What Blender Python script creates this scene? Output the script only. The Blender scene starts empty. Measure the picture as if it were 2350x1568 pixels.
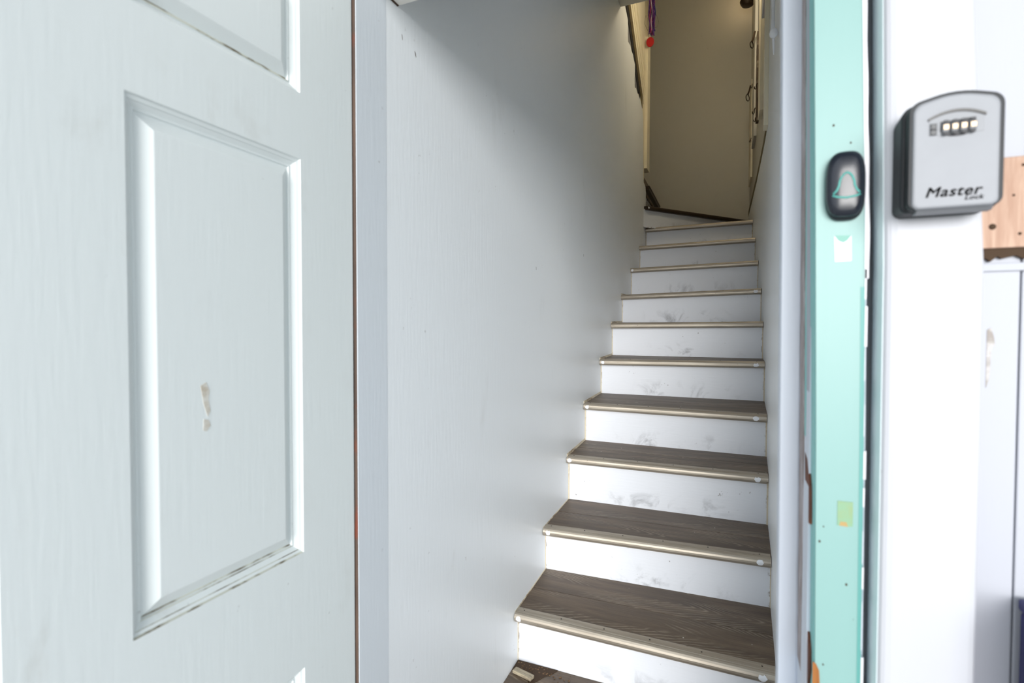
import bpy, bmesh, math, random
from mathutils import Vector, Matrix
random.seed(7)
EZ = 1.32                      # height of the eye above the ground outside; coordinates below are measured from the eye
W, H = 2350, 1568
sc = bpy.context.scene
COL = sc.collection

# ------------------------------------------------------------------ camera
F, YAW, PITCH, ROLL = 1197.0, math.radians(22.7), math.radians(-1.436), math.radians(.095)
cy, sy, cp, sp, cr, sr = math.cos(YAW), math.sin(YAW), math.cos(PITCH), math.sin(PITCH), math.cos(ROLL), math.sin(ROLL)
f0, r0, u0 = Vector((-sy, cy, 0)), Vector((cy, sy, 0)), Vector((0, 0, 1))
fw = f0*cp + u0*sp
u1 = u0*cp - f0*sp
rt = r0*cr + u1*sr
up = u1*cr - r0*sr
cam_d = bpy.data.cameras.new('camera')
cam = bpy.data.objects.new('camera', cam_d); COL.objects.link(cam)
M = Matrix((rt, up, -fw)).transposed().to_4x4(); M.translation = (0, 0, EZ)
cam.matrix_world = M
cam_d.sensor_width = 36; cam_d.lens = F/W*36; cam_d.clip_start = .02
cam_d.dof.use_dof = True; cam_d.dof.focus_distance = 2.5; cam_d.dof.aperture_fstop = 4.5
sc.camera = cam

# ------------------------------------------------------------------ world, exposure
wd = bpy.data.worlds.new('overcast_sky'); sc.world = wd; wd.use_nodes = True
bg = wd.node_tree.nodes['Background']
bg.inputs[0].default_value = (.86, .93, 1.0, 1); bg.inputs[1].default_value = 1.1
SUN_AZ, SUN_EL = math.radians(14), math.radians(4)       # low hazy sun in front of the house, a little to the right
sun_d = bpy.data.lights.new('sun', 'SUN'); sun_d.energy = 3.05; sun_d.angle = math.radians(33); sun_d.color = (1, .985, .96)
sun = bpy.data.objects.new('sun', sun_d); COL.objects.link(sun); sun.location = (4, -9, 3)
sun.rotation_euler = Vector((-math.sin(SUN_AZ)*math.cos(SUN_EL), math.cos(SUN_AZ)*math.cos(SUN_EL), -math.sin(SUN_EL))).to_track_quat('-Z', 'Y').to_euler()
sc.view_settings.view_transform = 'Standard'; sc.view_settings.look = 'None'
sc.view_settings.gamma = 1; sc.view_settings.use_curve_mapping = False
sc.view_settings.exposure = .60
sc.cycles.max_bounces = 16; sc.cycles.diffuse_bounces = 10
LAMP_POWER = 5.0
FILL_UPPER = 34.0
FILL_LOWER = 4.0

# ------------------------------------------------------------------ helpers
def lin(c): return tuple((v/255/12.92 if v <= 10.3 else ((v/255+.055)/1.055)**2.4) for v in c) + (1,)
def put(o, parent=None):
    COL.objects.link(o)
    if parent is not None: o.parent = parent
    return o
def tag(o, label=None, cat=None, group=None, kind=None):
    if label: o['label'] = label
    if cat: o['category'] = cat
    if group: o['group'] = group
    if kind: o['kind'] = kind
    return o
def wpos(o):
    p = Vector(o.location)
    if o.parent: p += wpos(o.parent)
    return p
def mk(name, vs, fs, mat, parent=None, smooth=False, mats=None, mi=None, bev=0, bseg=2):
    """one mesh object; vs in eye coordinates; its origin goes to the middle of its base"""
    xs = [v[0] for v in vs]; ys = [v[1] for v in vs]; zs = [v[2] for v in vs]
    og = Vector(((min(xs)+max(xs))/2, (min(ys)+max(ys))/2, min(zs)+EZ))
    me = bpy.data.meshes.new(name)
    me.from_pydata([(v[0]-og.x, v[1]-og.y, v[2]+EZ-og.z) for v in vs], [], fs)
    for m in ([mat] if mats is None else mats): me.materials.append(m)
    if mi: me.polygons.foreach_set('material_index', mi)
    bm = bmesh.new(); bm.from_mesh(me); bmesh.ops.recalc_face_normals(bm, faces=bm.faces)
    if bev: bmesh.ops.bevel(bm, geom=bm.edges[:], offset=bev, segments=bseg, profile=.5, affect='EDGES', clamp_overlap=True)
    bm.to_mesh(me); bm.free()
    if smooth:
        for p in me.polygons: p.use_smooth = True
    o = put(bpy.data.objects.new(name, me), parent)
    o.location = og - (wpos(parent) if parent is not None else Vector())
    return o
def empty(name, loc):
    o = put(bpy.data.objects.new(name, None)); o.empty_display_size = .05
    o.location = (loc[0], loc[1], loc[2]+EZ); return o
def boxvf(x0, x1, y0, y1, z0, z1):
    v = [(x0,y0,z0),(x1,y0,z0),(x1,y1,z0),(x0,y1,z0),(x0,y0,z1),(x1,y0,z1),(x1,y1,z1),(x0,y1,z1)]
    return v, [(0,3,2,1),(4,5,6,7),(0,1,5,4),(1,2,6,5),(2,3,7,6),(3,0,4,7)]
def box(name, x0, x1, y0, y1, z0, z1, mat, parent=None, bev=0, bseg=2):
    return mk(name, *boxvf(x0,x1,y0,y1,z0,z1), mat, parent, bev=bev, bseg=bseg)
def boxes(name, bl, mat, parent=None):
    vs, fs = [], []
    for b in bl:
        v, f = boxvf(*b); n = len(vs); vs += v; fs += [tuple(i+n for i in q) for q in f]
    return mk(name, vs, fs, mat, parent)
def prism(name, poly, lo, hi, axis, mat, parent=None, bev=0):
    """polygon in the two other axes extruded along axis (0: poly is (y,z); 1: (x,z); 2: (x,y))"""
    def P(p, t): return {0: (t, p[0], p[1]), 1: (p[0], t, p[1]), 2: (p[0], p[1], t)}[axis]
    n = len(poly)
    vs = [P(p, lo) for p in poly] + [P(p, hi) for p in poly]
    fs = [tuple(range(n)), tuple(range(2*n-1, n-1, -1))] + [(i, (i+1) % n, n+(i+1) % n, n+i) for i in range(n)]
    return mk(name, vs, fs, mat, parent, bev=bev)
def hexa(name, b, t, mat, parent=None, bev=0):
    """solid between the quad b (4 points) and the quad t (4 points)"""
    return mk(name, list(b)+list(t), [(3,2,1,0),(4,5,6,7),(0,1,5,4),(1,2,6,5),(2,3,7,6),(3,0,4,7)], mat, parent, bev=bev)
def tube(name, pts, r, mat, parent=None, seg=8, cyc=False):
    pts = [Vector(p) for p in pts]; n = len(pts); vs, fs = [], []
    a = Vector((.31, .27, .91)).normalized()
    for i, p in enumerate(pts):
        d = (pts[(i+1) % n]-pts[i-1]) if cyc else (pts[min(i+1, n-1)]-pts[max(i-1, 0)])
        d.normalize(); u = d.cross(a).normalized(); v = d.cross(u)
        rr = r[i] if isinstance(r, (list, tuple)) else r
        vs += [tuple(p + (u*math.cos(k*2*math.pi/seg) + v*math.sin(k*2*math.pi/seg))*rr) for k in range(seg)]
    for i in range(n if cyc else n-1):
        for k in range(seg):
            fs.append((i*seg+k, i*seg+(k+1) % seg, ((i+1) % n)*seg+(k+1) % seg, ((i+1) % n)*seg+k))
    if not cyc: fs += [tuple(range(seg-1, -1, -1)), tuple((n-1)*seg+k for k in range(seg))]
    return mk(name, vs, fs, mat, parent, smooth=True)
def lathe(name, c, prof, mat, parent=None, seg=24, smooth=True):
    vs, fs = [], []
    for r, z in prof: vs += [(c[0]+r*math.cos(k*2*math.pi/seg), c[1]+r*math.sin(k*2*math.pi/seg), c[2]+z) for k in range(seg)]
    m = len(prof)
    for i in range(m-1):
        for k in range(seg): fs.append((i*seg+k, i*seg+(k+1) % seg, (i+1)*seg+(k+1) % seg, (i+1)*seg+k))
    fs += [tuple(range(seg-1, -1, -1)), tuple((m-1)*seg+k for k in range(seg))]
    return mk(name, vs, fs, mat, parent, smooth=smooth)
def rings(name, loops, mat, parent=None, smooth=False, cap0=True, cap1=True):
    n = len(loops[0]); vs = [p for l in loops for p in l]; fs = []
    for i in range(len(loops)-1):
        for k in range(n): fs.append((i*n+k, i*n+(k+1) % n, (i+1)*n+(k+1) % n, (i+1)*n+k))
    if cap0: fs.append(tuple(range(n-1, -1, -1)))
    if cap1: fs.append(tuple((len(loops)-1)*n+k for k in range(n)))
    return mk(name, vs, fs, mat, parent, smooth=smooth)

# ------------------------------------------------------------------ materials
class NT:
    def __init__(s, name):
        s.m = bpy.data.materials.new(name); s.m.use_nodes = True
        s.n = s.m.node_tree.nodes; s.l = s.m.node_tree.links
        s.b = s.n['Principled BSDF']
    def new(s, t, **k):
        x = s.n.new(t)
        for a, v in k.items(): setattr(x, a, v)
        return x
    def lk(s, a, b): s.l.new(a, b)
    def val(s, sock, v):
        if hasattr(v, 'default_value') or hasattr(v, 'is_linked'): s.lk(v, sock)
        else: sock.default_value = v
    def math(s, op, a, b=None, c=None, clamp=False):
        x = s.new('ShaderNodeMath', operation=op, use_clamp=clamp)
        for i, v in enumerate((a, b, c)):
            if v is not None: s.val(x.inputs[i], v)
        return x.outputs[0]
    def coord(s, scale=(1, 1, 1), kind='Object', loc=(0, 0, 0)):
        t = s.new('ShaderNodeTexCoord'); mp = s.new('ShaderNodeMapping')
        mp.inputs['Scale'].default_value = scale; mp.inputs['Location'].default_value = loc
        s.lk(t.outputs[kind], mp.inputs[0]); return mp.outputs[0]
    def noise(s, vec, scale, detail=4, rough=.55, dist=0):
        x = s.new('ShaderNodeTexNoise'); x.inputs['Scale'].default_value = scale; x.inputs['Detail'].default_value = detail
        x.inputs['Roughness'].default_value = rough; x.inputs['Distortion'].default_value = dist
        s.lk(vec, x.inputs['Vector']); return x.outputs[0]
    def step(s, v, lo, hi, t0=0, t1=1):
        x = s.new('ShaderNodeMapRange'); x.interpolation_type = 'SMOOTHSTEP'
        s.val(x.inputs[0], v)
        for i, q in enumerate((lo, hi, t0, t1)): x.inputs[i+1].default_value = q
        return x.outputs[0]
    def mix(s, f, a, b):
        x = s.new('ShaderNodeMix', data_type='RGBA'); s.val(x.inputs[0], f)
        s.val(x.inputs[6], a); s.val(x.inputs[7], b); return x.outputs[2]
    def bump(s, h, d=.002, st=.5):
        x = s.new('ShaderNodeBump'); x.inputs['Distance'].default_value = d; x.inputs['Strength'].default_value = st
        s.lk(h, x.inputs['Height']); s.lk(x.outputs[0], s.b.inputs['Normal'])
    def col(s, c): s.val(s.b.inputs['Base Color'], c)
    def set(s, rough=.5, metal=0, **k):
        s.b.inputs['Roughness'].default_value = rough; s.b.inputs['Metallic'].default_value = metal
        for a, v in k.items(): s.b.inputs[a].default_value = v
def plain(name, c, rough=.5, metal=0, **k):
    t = NT(name); v = t.noise(t.coord(), 22, 3)
    a = lin(c); t.col(t.mix(t.step(v, .3, .7), tuple(x*.95 for x in a[:3])+(1,), a)); t.set(rough, metal, **k); return t.m
def paint(name, c, dirt=(120, 112, 98), amt=.25, sc_=4, stretch=(1, 1, 1), rough=.45, lo=.58, hi=.8, specks=.3, bump=.0006, brush=(60, 60, 6)):
    t = NT(name); co = t.coord(); cs = t.coord(stretch)
    n1 = t.noise(cs, sc_, 6, .6, .4); n2 = t.noise(co, sc_*.35, 2)
    m = t.math('MULTIPLY', t.step(n1, lo, hi), t.math('MULTIPLY', t.step(n2, .4, .65), amt))
    base = t.mix(m, lin(c), lin(dirt))
    n3 = t.noise(co, 55, 2, .5); n4 = t.noise(co, 5, 2)
    k = t.math('MULTIPLY', t.step(n3, .735, .77), t.math('MULTIPLY', t.step(n4, .5, .6), specks))
    t.col(t.mix(k, base, lin((92, 78, 62)))); t.set(rough)
    t.bump(t.noise(t.coord(brush), 2.5, 4), bump, .6); return t.m

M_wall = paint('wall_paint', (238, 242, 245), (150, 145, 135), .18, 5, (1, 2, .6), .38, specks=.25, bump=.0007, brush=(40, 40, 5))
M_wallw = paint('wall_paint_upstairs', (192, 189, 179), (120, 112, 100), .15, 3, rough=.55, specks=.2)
M_door = paint('door_paint', (224, 230, 230), (150, 138, 120), .3, 7, (1, 1.6, .8), .42, .55, .78, .25, .0004)
M_jamb = paint('jamb_paint', (216, 222, 228), (130, 120, 105), .15, 6, rough=.42, specks=.3)
M_head = paint('head_paint', (236, 233, 226), (150, 120, 80), .3, 9, specks=.4)
M_white = paint('board_paint', (191, 192, 198), (190, 190, 195), .2, 8, rough=.5, specks=.15)
M_siding = paint('siding_paint', (180, 182, 190), (140, 138, 138), .5, 12, (1, 1, .5), .6, .58, .7, .6)
M_stop = paint('stop_paint', (205, 211, 222), (150, 140, 130), .3, 8, (1, 1, .15), .45)
M_cream = paint('cream_paint', (238, 229, 204), (140, 120, 90), .3, 8, rough=.5)
M_caulk = paint('old_caulk', (214, 203, 180), (110, 78, 40), .8, 22, rough=.6, lo=.45, hi=.6, specks=.9)
M_whitecaulk = paint('white_caulk', (240, 236, 242), (170, 160, 160), .3, 20)
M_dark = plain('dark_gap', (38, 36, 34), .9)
M_crev = plain('grey_crevice', (88, 92, 96), .9)
M_greyboard = plain('grey_backing', (120, 120, 124), .8)
M_overhang = plain('overhang_paint', (128, 140, 138), .7)
M_gunk = plain('grime', (70, 52, 36), .9)
M_filler = paint('white_filler', (238, 240, 244), (190, 188, 182), .3, 30, bump=.002, brush=(30, 30, 30))
M_screw = plain('dark_screw', (40, 34, 30), .6)

def riser_mat():
    t = NT('riser_paint'); co = t.coord(); g = t.coord(kind='Generated')
    s = t.new('ShaderNodeSeparateXYZ'); t.lk(g, s.inputs[0])
    oi = t.new('ShaderNodeObjectInfo'); off = t.new('ShaderNodeVectorMath', operation='ADD')
    cm = t.new('ShaderNodeCombineXYZ'); t.lk(t.math('MULTIPLY', oi.outputs['Random'], 37.0), cm.inputs[0])
    t.lk(co, off.inputs[0]); t.lk(cm.outputs[0], off.inputs[1]); v = off.outputs[0]
    mx = t.math('MULTIPLY', t.step(s.outputs[0], .08, .4), t.step(s.outputs[0], .98, .6))
    mz = t.math('MULTIPLY', t.step(s.outputs[2], .62, .18), mx)
    sc1 = t.step(t.noise(v, 9, 6, .62, .8), .5, .72)
    scuff = t.math('MULTIPLY', t.math('MULTIPLY', sc1, mz), .62)
    base = t.mix(scuff, lin((231, 234, 240)), lin((112, 114, 118)))
    st = t.new('ShaderNodeVectorMath', operation='MULTIPLY'); t.lk(v, st.inputs[0]); st.inputs[1].default_value = (1, 1, 1)
    edge = t.math('ADD', t.step(s.outputs[2], .09, 0), t.math('ADD', t.step(s.outputs[0], .012, 0), t.step(s.outputs[0], .985, 1)), clamp=True)
    em = t.math('MULTIPLY', edge, t.step(t.noise(v, 30, 5, .6), .5, .62))
    base = t.mix(t.math('MULTIPLY', em, .95), base, lin((96, 70, 44)))
    k = t.math('MULTIPLY', t.step(t.noise(v, 60, 2), .72, .76), t.math('MULTIPLY', t.step(t.noise(v, 7, 2), .5, .6), .7))
    t.col(t.mix(k, base, lin((82, 66, 50)))); t.set(.42)
    t.bump(t.noise(t.coord((6, 40, 60)), 2.5, 4), .0006, .6); return t.m
M_riser = riser_mat()

def wood_mat(name, dark, mid, line, lam=.8):
    t = NT(name); co = t.coord(); s = t.new('ShaderNodeSeparateXYZ'); t.lk(co, s.inputs[0])
    oi = t.new('ShaderNodeObjectInfo'); rnd = oi.outputs['Random']
    x = t.math('ADD', s.outputs[0], t.math('MULTIPLY', rnd, 9.0))
    y = t.math('ADD', s.outputs[1], t.math('MULTIPLY', t.math('SUBTRACT', rnd, .5), .05))
    cv = t.new('ShaderNodeCombineXYZ'); t.lk(x, cv.inputs[0]); t.lk(y, cv.inputs[1])
    def nz(sx, sy_, scale, d=3, r=.5, di=0):
        mp = t.new('ShaderNodeMapping'); mp.inputs['Scale'].default_value = (sx, sy_, 1); t.lk(cv.outputs[0], mp.inputs[0])
        return t.noise(mp.outputs[0], scale, d, r, di)
    yw = t.math('ADD', y, t.math('MULTIPLY', t.math('SUBTRACT', nz(1, 1.5, 3.0, 2), .5), .10))
    hyp = t.math('SQRT', t.math('ADD', t.math('MULTIPLY', yw, yw), .00012))
    ph = t.math('ADD', t.math('MULTIPLY', hyp, 95.0), t.math('MULTIPLY', x, 24.0))
    ph = t.math('ADD', ph, t.math('MULTIPLY', nz(1, 5, 5, 3), 1.5))
    w = t.math('SINE', t.math('MULTIPLY', ph, 2*math.pi))
    w = t.math('MULTIPLY_ADD', w, .5, .5)
    fine = nz(3, 160, 3, 4, .7); broad = nz(1.2, 10, 3, 3)
    base = t.mix(t.step(t.math('MULTIPLY_ADD', fine, .6, t.math('MULTIPLY', broad, .5)), .38, .75), lin(dark), lin(mid))
    msk = t.math('MULTIPLY', t.math('POWER', w, 3.5), t.math('MULTIPLY', t.step(nz(1.0, 5, 2.2, 2), .47, .62), t.step(nz(8, 120, 3, 2), .25, .6)))
    c = t.mix(t.math('MULTIPLY', msk, lam), base, lin(line))
    vo = t.new('ShaderNodeTexVoronoi'); vo.inputs['Scale'].default_value = 26; t.lk(cv.outputs[0], vo.inputs['Vector'])
    hs = t.new('ShaderNodeSeparateColor'); t.lk(vo.outputs['Color'], hs.inputs[0])
    sk = t.math('MULTIPLY', t.step(vo.outputs['Distance'], .07, .04), t.step(hs.outputs[0], .84, .88))
    t.col(t.mix(sk, c, lin((205, 200, 190)))); t.set(.5)
    t.bump(fine, .0005, .5); return t.m
M_wood = wood_mat('laminate_oak', (78, 65, 53), (116, 98, 80), (166, 153, 134), .7)
def worn_mat0(name, a, b):
    t = NT(name); n = t.noise(t.coord((4, 20, 20)), 4, 5, .65)
    t.col(t.mix(t.step(n, .42, .6), lin(a), lin(b))); t.set(.6); return t.m
def raw_mat(name, a, b, c, sc_=3):
    t = NT(name); co = t.coord((30, 30, 2.2)); n = t.noise(co, sc_, 5, .6, .6); n2 = t.noise(t.coord(), 9, 3)
    x = t.mix(t.step(n, .35, .7), lin(a), lin(b)); t.col(t.mix(t.step(n2, .56, .72), x, lin(c))); t.set(.75)
    t.bump(n, .0015, .6); return t.m
M_rawwood = raw_mat('bare_pine', (196, 166, 146), (172, 138, 118), (164, 108, 70))
M_brownwood = raw_mat('brown_wood', (112, 62, 40), (70, 40, 28), (150, 84, 44), 4)
M_glue = worn_mat0('brown_glue', (150, 104, 58), (214, 200, 178))
M_orange = raw_mat('orange_wood', (156, 98, 42), (132, 78, 32), (96, 56, 26), 4)
M_rust = raw_mat('rusty_metal', (92, 74, 54), (52, 42, 34), (170, 156, 130), 6)
M_lath = raw_mat('lath_wood', (112, 98, 66), (84, 72, 48), (64, 54, 40), 4)
def worn_mat(name, a, b, th=(.45, .6), sc_=4, st=(30, 1, .5), rough=.6):
    t = NT(name); n = t.noise(t.coord(st), sc_, 6, .65, .3)
    t.col(t.mix(t.step(n, *th), lin(a), lin(b))); t.set(rough); t.bump(n, .001, .5); return t.m
M_worn = worn_mat('worn_jamb_wood', (186, 178, 180), (128, 112, 106), (.35, .6), 5, (40, 40, 3))
M_wgrey = worn_mat('grey_over_mint', (176, 176, 186), (146, 200, 200), (.55, .7), 3, (8, 8, 1))
M_mint = paint('mint_paint', (131, 168, 164), (60, 110, 104), .35, 10, rough=.42, lo=.66, hi=.75, specks=.5, bump=.0003)
M_side_lit = paint('side_lit_strip', (224, 238, 240), (150, 160, 165), .3, 8)
M_tealdeep = paint('deep_teal', (92, 158, 152), (50, 100, 100), .3, 8)
M_teal = paint('teal_paint', (132, 196, 194), (90, 120, 120), .4, 8, rough=.5)
def metal_mat():
    t = NT('nosing_metal'); n = t.noise(t.coord((2, 40, 40)), 3, 4); sp_ = t.noise(t.coord(), 70, 2)
    c = t.mix(t.step(n, .3, .7), lin((172, 162, 148)), lin((190, 181, 167)))
    t.col(t.mix(t.math('MULTIPLY', t.step(sp_, .7, .76), .6), c, lin((96, 78, 58)))); t.set(.48, .8); return t.m
M_metal = metal_mat()
M_steel = plain('hook_metal', (60, 50, 42), .35, .8)
M_black = plain('black_plastic', (30, 34, 40), .35)
M_gloss = plain('gloss_black', (26, 30, 40), .24, 0)
M_boxdark = plain('dark_rubber', (20, 24, 29), .55)
M_silver = plain('silver_enamel', (146, 148, 153), .55, .1)
M_silver2 = plain('silver_edge', (128, 130, 134), .5, .3)
M_brass = plain('dial_brass', (166, 144, 118), .3, .6)
M_ink = plain('black_ink', (34, 34, 40), .5)
M_minte = plain('mint_symbol', (82, 164, 156), .4)
M_paper = plain('white_paper', (244, 242, 248), .7)
M_paperdark = plain('torn_paper_back', (138, 184, 172), .8)
M_tape = worn_mat('old_tape', (128, 166, 134), (140, 160, 116), (.4, .65), 30, (1, 1, 1))
M_tapeor = plain('tape_orange_edge', (176, 146, 92), .6)
M_navy = plain('navy_plastic', (24, 24, 92), .4)
M_ground = paint('pavement', (190, 187, 180), (110, 106, 100), .5, 3, rough=.85)
M_bronze = plain('dark_bronze', (64, 50, 38), .4, .3)
M_plastic = plain('white_cord_plastic', (240, 241, 244), .3)
M_red = plain('red_plastic', (176, 18, 24), .3)
def bead_mat(name, c): return plain(name, c, .2, .3)
M_beads = [bead_mat('bead_purple', (96, 50, 130)), bead_mat('bead_blue', (44, 46, 130)), bead_mat('bead_pink', (170, 60, 110)), bead_mat('bead_white', (190, 176, 190))]
te = NT('bulb_glow'); te.col((1, .8, .5, 1)); te.b.inputs['Emission Color'].default_value = (1, .74, .42, 1); te.b.inputs['Emission Strength'].default_value = LAMP_POWER
M_bulb = te.m
te = NT('upper_fill_glow'); te.col((1, .9, .7, 1)); te.b.inputs['Emission Color'].default_value = (1, .86, .62, 1); te.b.inputs['Emission Strength'].default_value = FILL_UPPER
M_fill_upper = te.m
te = NT('lower_fill_glow'); te.col((1, 1, 1, 1)); te.b.inputs['Emission Color'].default_value = (1, .97, .93, 1); te.b.inputs['Emission Strength'].default_value = FILL_LOWER
M_fill_lower = te.m
def groove_mat():
    t = NT('door_groove_grime'); n = t.noise(t.coord((3, 8, 40)), 3, 5, .6)
    t.col(t.mix(t.step(n, .38, .55), lin((92, 80, 56)), lin((206, 208, 196)))); t.set(.6); return t.m
M_groove = groove_mat()

# ------------------------------------------------------------------ setting: ground, walls, ceiling
g = mk('floor', [(-14, -20, -EZ), (14, -20, -EZ), (14, 8, -EZ), (-14, 8, -EZ)], [(0, 1, 2, 3)], M_ground)
tag(g, 'grey pavement in front of the doorway', 'ground', kind='structure')

# left wall with the broken plaster edge at its far end
TORN = [(4.335, -EZ), (4.33, .965), (4.318, 1.10), (4.30, 1.137), (4.21, 1.15), (4.18, 1.20), (4.172, 1.35), (4.168, 1.50), (4.155, 1.62), (4.12, 1.675),
        (4.05, 1.70), (4.0, 1.712), (3.93, 1.712), (3.87, 1.708), (3.82, 1.718), (3.765, 1.70), (3.758, 1.76), (3.768, 1.81), (3.762, 1.86), (3.72, 1.872), (3.68, 1.89), (3.62, 1.887), (3.58, 1.90),
        (3.50, 1.885), (3.487, 1.93), (3.492, 1.97), (3.485, 2.02), (3.42, 2.04), (3.30, 2.06), (3.2, 2.08)]
wl = prism('wall_left', [(.8768, -EZ), (3.25, -EZ), (3.25, 2.08), (.8768, 2.08)], -.70, -.64, 0, M_wall)
prism('torn_plaster', [(3.2505, -EZ)] + TORN[:-1] + [(3.2505, 2.07)], -.650, -.64, 0, M_wall, wl)
tag(wl, 'long bluish white painted wall on the left of the stairs', 'wall', kind='structure')
prism('backing_board', [(3.25, 1.0), (4.31, 1.0), (4.31, 1.60), (3.25, 2.36)], -.664, -.6595, 0, M_greyboard, wl)

for k, (y, z, w_) in enumerate(((.978, .603, .004), (.93, .615, .002), (1.75, .22, .002), (2.4, .35, .002))):
    prism('paint_fleck', [(y, z), (y+w_, z-.003), (y+w_*1.6, z-.012), (y+w_*.8, z-.009)], -.6402, -.6396, 0, M_gunk, wl)
# right wall, slightly bowed to follow nosing ends fitted to image points
RW = [(.1205, .93), (.1257, 1.55), (.1316, 1.86), (.1385, 2.15), (.1465, 2.40), (.1545, 2.73), (.1585, 3.0), (.1585, 3.25), (.1568, 3.54), (.1541, 3.93), (.1492, 4.28), (.1375, 5.12)]
def rwx(y):
    for (x0, y0), (x1, y1) in zip(RW, RW[1:]):
        if y <= y1: return x0 + (x1-x0)*(y-y0)/(y1-y0)
    return RW[-1][0]
LEDGE = .995
low = [p for p in RW] + [(.30, 5.12), (.30, .93)]
wr = prism('wall_right', low, -EZ, LEDGE, 2, M_wall)
tag(wr, 'bluish white painted wall on the right of the stairs', 'wall', kind='structure')
near = [p for p in RW if p[1] < 2.74] + [(rwx(2.86), 2.86), (.30, 2.86), (.30, .93)]
prism('upper_wall', near, LEDGE, 3.6, 2, M_wall, wr)
far = [(rwx(y)+.010, y) for y in (2.86, 3.25, 3.54, 3.93, 4.28, 5.12)] + [(.30, 5.12), (.30, 2.86)]
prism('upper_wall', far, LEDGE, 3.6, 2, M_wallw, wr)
ys = (2.9, 3.25, 3.54, 3.93, 4.28, 5.10)
bo = [(rwx(y)-.001, y) for y in ys] + [(rwx(y)+.012, y) for y in reversed(ys)]
prism('dark_strip', bo, LEDGE, LEDGE+.045, 2, M_lath, wr)

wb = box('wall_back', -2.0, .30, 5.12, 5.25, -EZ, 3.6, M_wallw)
tag(wb, 'plain dim beige wall at the head of the stairs', 'wall', kind='structure')
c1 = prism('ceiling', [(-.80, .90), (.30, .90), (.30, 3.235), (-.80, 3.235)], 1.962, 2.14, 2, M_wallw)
tag(c1, 'low pale ceiling over the lower stairs', 'ceiling', kind='structure')
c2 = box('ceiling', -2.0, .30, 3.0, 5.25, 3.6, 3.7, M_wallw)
tag(c2, 'high ceiling over the stairwell', 'ceiling', kind='structure')
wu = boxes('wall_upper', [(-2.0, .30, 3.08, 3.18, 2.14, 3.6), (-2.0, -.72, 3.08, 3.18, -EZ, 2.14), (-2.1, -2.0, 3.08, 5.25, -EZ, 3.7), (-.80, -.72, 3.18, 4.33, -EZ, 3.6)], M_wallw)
tag(wu, 'enclosing walls of the upper landing', 'wall', kind='structure')
la = boxes('floor_landing', [(-2.0, -.72, 4.33, 5.12, .9, 1.34)], M_wood)
tag(la, 'wooden upper landing behind the left wall', 'floor', kind='structure')

# front of the house
wf = boxes('wall_front', [(.154, 9, .76, .93, -EZ, 3.2), (-9, -.70, .79, .93, -EZ, 3.2), (-.70, .154, .79, .93, .78, 3.2), (-.80, -.70, .93, 3.1, -EZ, 2.0)], M_siding)
tag(wf, 'white weathered wooden house front beside the doorway', 'wall', kind='structure')
sx = .2360
for i, w_ in enumerate([.0585, .11, .115, .11, .12, .11, .115, .12]):
    if i == 0:
        box('siding_board', sx, sx+w_, .748, .762, -EZ, .083, M_siding, wf, .0015)
        box('siding_board', sx, sx+w_, .744, .762, .188, 1.42, M_siding, wf, .0015)
    elif i == 1:
        box('siding_board', sx, sx+w_, .750, .762, -EZ, .083, M_siding, wf, .0015)
        box('siding_board', sx, sx+w_, .744, .762, .188, 1.42, M_siding, wf, .0015)
    else:
        box('siding_board', sx, sx+w_, .746+.002*(i % 2), .762, -EZ, 1.42, M_siding, wf, .0015)
    sx += w_+.0022
# bare wood patch with its ragged lower edge
bp = mk('bare_wood_board', *boxvf(.2505, .405, .738, .760, .0895, .188), M_rawwood, wf, bev=.0012)
tag(bp, 'bare unpainted pine patch')
for (x, z, r) in ((.2905, .178, .0016), (.283, .146, .0013), (.289, .104, .0017), (.2655, .113, .0034), (.2625, .160, .0016)):
    lathe('nail_hole', (0, 0, 0), [(r, -.0004), (r*.8, .0004)], M_gunk, bp, 10).matrix_local = Matrix.Translation(Vector((x, .7378, z+EZ)) - wpos(bp)) @ Matrix.Rotation(math.pi/2, 4, 'X')
rag = [(.2505, .0895), (.405, .0895), (.405, .080), (.34, .079), (.31, .081), (.295, .077), (.288, .081), (.276, .078), (.272, .081), (.266, .075), (.262, .079), (.2505, .073)]
tag(prism('rotten_edge', rag, .742, .758, 1, M_gunk, wf), 'dark rotten edge under the bare patch')
box('siding_lap', .2505, .405, .744, .758, .0645, .0735, M_siding, wf, .001)
prism('chipped_paint', [(.2665, -.021+.02), (.270, .002), (.2725, -.008), (.2738, -.016), (.2705, -.022), (.2700, -.045), (.2690, -.058), (.2665, -.066)], .7474, .7484, 1, worn_mat('flaking', (150, 142, 136), (212, 210, 210), (.4, .6), 25, (1, 1, 1)), wf)

ovh = boxes('sky_block_overhang', [(-4.5, 4.5, -.95, .80, 1.42, 1.56), (-4.5, 4.5, -.95, -.80, 1.28, 1.42)], M_overhang)  # unseen overhang added to cut off the high sky
tag(ovh, 'grey green overhang added above the doorway to block sky light', 'ceiling', kind='structure')

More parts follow.
